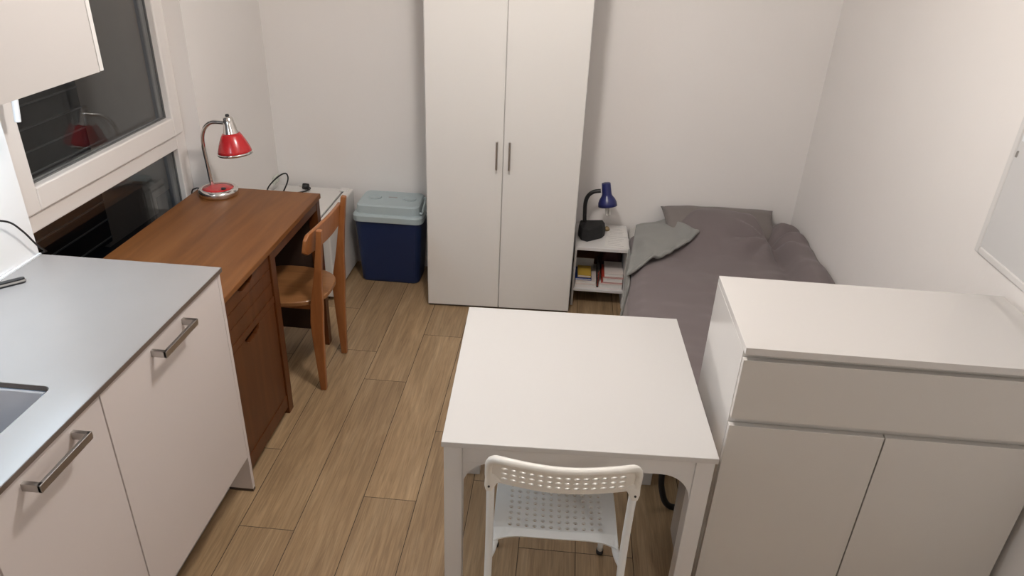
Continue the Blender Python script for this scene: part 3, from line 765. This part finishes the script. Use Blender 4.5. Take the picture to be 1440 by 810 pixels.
# backrest
pc, pr = .0232, .0202
xs = [-.193, -.182]+[-7*pc+k*pc for k in range(15)]+[.182, .193]
xs = sorted(set(round(x, 5) for x in xs))
ys = [0, .013]+[.013+pr*k for k in range(1, 5)]+[.013+4*pr+.012, .013+4*pr+.022]
nx, ny = len(xs), len(ys)
BT = ys[-1]
def back(x, s):
    # s: 0 bottom .. BT top ; concave towards the sitter, top edge rolled back
    a = abs(x)/.193; x *= .982; rr = .050; dx = max(0, abs(x)-(.1895-rr)); lim = BT-rr+math.sqrt(max(0, rr*rr-min(dx, rr)**2))
    if s > BT-rr: s = BT-rr+(s-BT+rr)*(lim-BT+rr)/rr
    y = -.158+.022*a*a-.020*(s/BT)
    z = .714+s*.94
    if s > BT-.03: y -= .016*((s-(BT-.03))/.03)**2
    z += .004*math.cos(a*3.1)*-1
    return Vector((x, y, z))
bm = perforated(xs, ys, lambda i, j: 2 <= i < nx-3 and 1 <= j <= 4, (.0088, .0048), back)
br = obj('backrest', bm, 'folding_back', t, .0, False, solid=.009, local=True); br['label'] = 'perforated backrest with slotted holes'
# rounded border tube-like rim of the backrest and the two ears
bm = bmesh.new()
rim = [(-.190, -.003), (-.193, .03), (-.193, BT-.050), (-.1925, BT), (-.188, BT), (-.178, BT), (-.164, BT)]
pts = [back(x, s) for x, s in rim]+[back(x/100, BT) for x in range(-14, 15, 4)]+[back(-x, s) for x, s in reversed(rim)]
for p in pts: p.z -= .007
tube(pts, .0105, bm, 12, sm=4)
obj('rim', bm, 'folding_back', br, 0, True, local=True)
for s in (-1, 1):
    pts_ = [(-.004, -.030), (.012, -.030), (.016, -.012), (.014, .03), (-.012, .03), (-.030, .004), (-.018, .0)]
    bm = prism([(s*(.184)+s*px, .718+pz) for px, pz in pts_], 'y', -.150, -.132)
    e = obj('ear', bm, 'folding_back', br, .004, local=True)
    obj('rivet', lathe([(.0032, 0), (.0030, .002)], (s*.188, -.150, .706), (0, -1, 0), 10), 'black_plastic', br, local=True)
# seat
pcx, pry = .0238, .0225
xs = [-.176]+[-6*pcx+k*pcx for k in range(13)]+[.176]
ys = [-.085, -.042]+[-.042+pry*k for k in range(1, 13)]+[.255, .285]
nx, ny = len(xs), len(ys)
def seat(x, y):
    a = abs(x)/.176
    z = .446-.012*max(0, 1-a**2)*.6
    if y > .25: z -= .012*((y-.25)/.035)**2
    yy = y
    if y < -.06: yy = -.060-.030*a**5; z -= .010
    elif y < -.03: yy = y-.006*a**6
    xx = x*(1-.05*max(0, (y-.15)/.13)); yy += .010
    return Vector((xx, yy, z))
bm = perforated(xs, ys, lambda i, j: 1 <= i < nx-2 and 1 <= j <= 12, (.0066, .0056), seat)
st = obj('seat', bm, 'folding_white', t, 0, False, solid=.009, local=True)
for s in (-1, 1):
    obj('seat_rim', tube([(s*.172, -.070, .438), (s*.172, .10, .442), (s*.168, .27, .440)], .008, seg=8), 'folding_white', st, 0, True, local=True)
for s in (-1, 1):
    obj('leg', tube([(s*.185, -.139, .735), (s*.184, -.132, .60), (s*.184, -.132, .42), (s*.186, -.165, .10), (s*.187, -.178, .012)], .0108, seg=12, sm=4), 'folding_white', t, 0, True, local=True)['label'] = 'tubular rear leg running up to the backrest'
    lf = obj('leg', tube([(s*.184, -.128, .428), (s*.172, -.075, .426), (s*.170, .05, .424), (s*.170, .20, .424), (s*.172, .235, .405), (s*.180, .27, .20), (s*.187, .305, .014)], .0100, seg=12, sm=4), 'folding_white', t, 0, True, local=True); lf['label'] = 'tubular front leg bending under the seat'
    obj('foot_cap', lathe([(.0125, 0), (.013, .004), (.012, .018)], (s*.187, .306, 0), seg=14), 'black_plastic', t, 0, True, local=True)
    obj('foot_cap', lathe([(.0125, 0), (.013, .004), (.012, .018)], (s*.187, -.1785, 0), seg=14), 'black_plastic', t, 0, True, local=True)

# ---------------------------------------------------------------- ceiling lamp (above the frame)
t = thing('ceiling_lamp', 'round ceiling lamp above the table', 'lamp', (-.10, .52, ZC))
obj('lamp_body', lathe([(.17, 0), (.17, -.035), (.15, -.038)], (-.10, .52, ZC-.0005), seg=40), 'white_laminate', t, smooth=True)
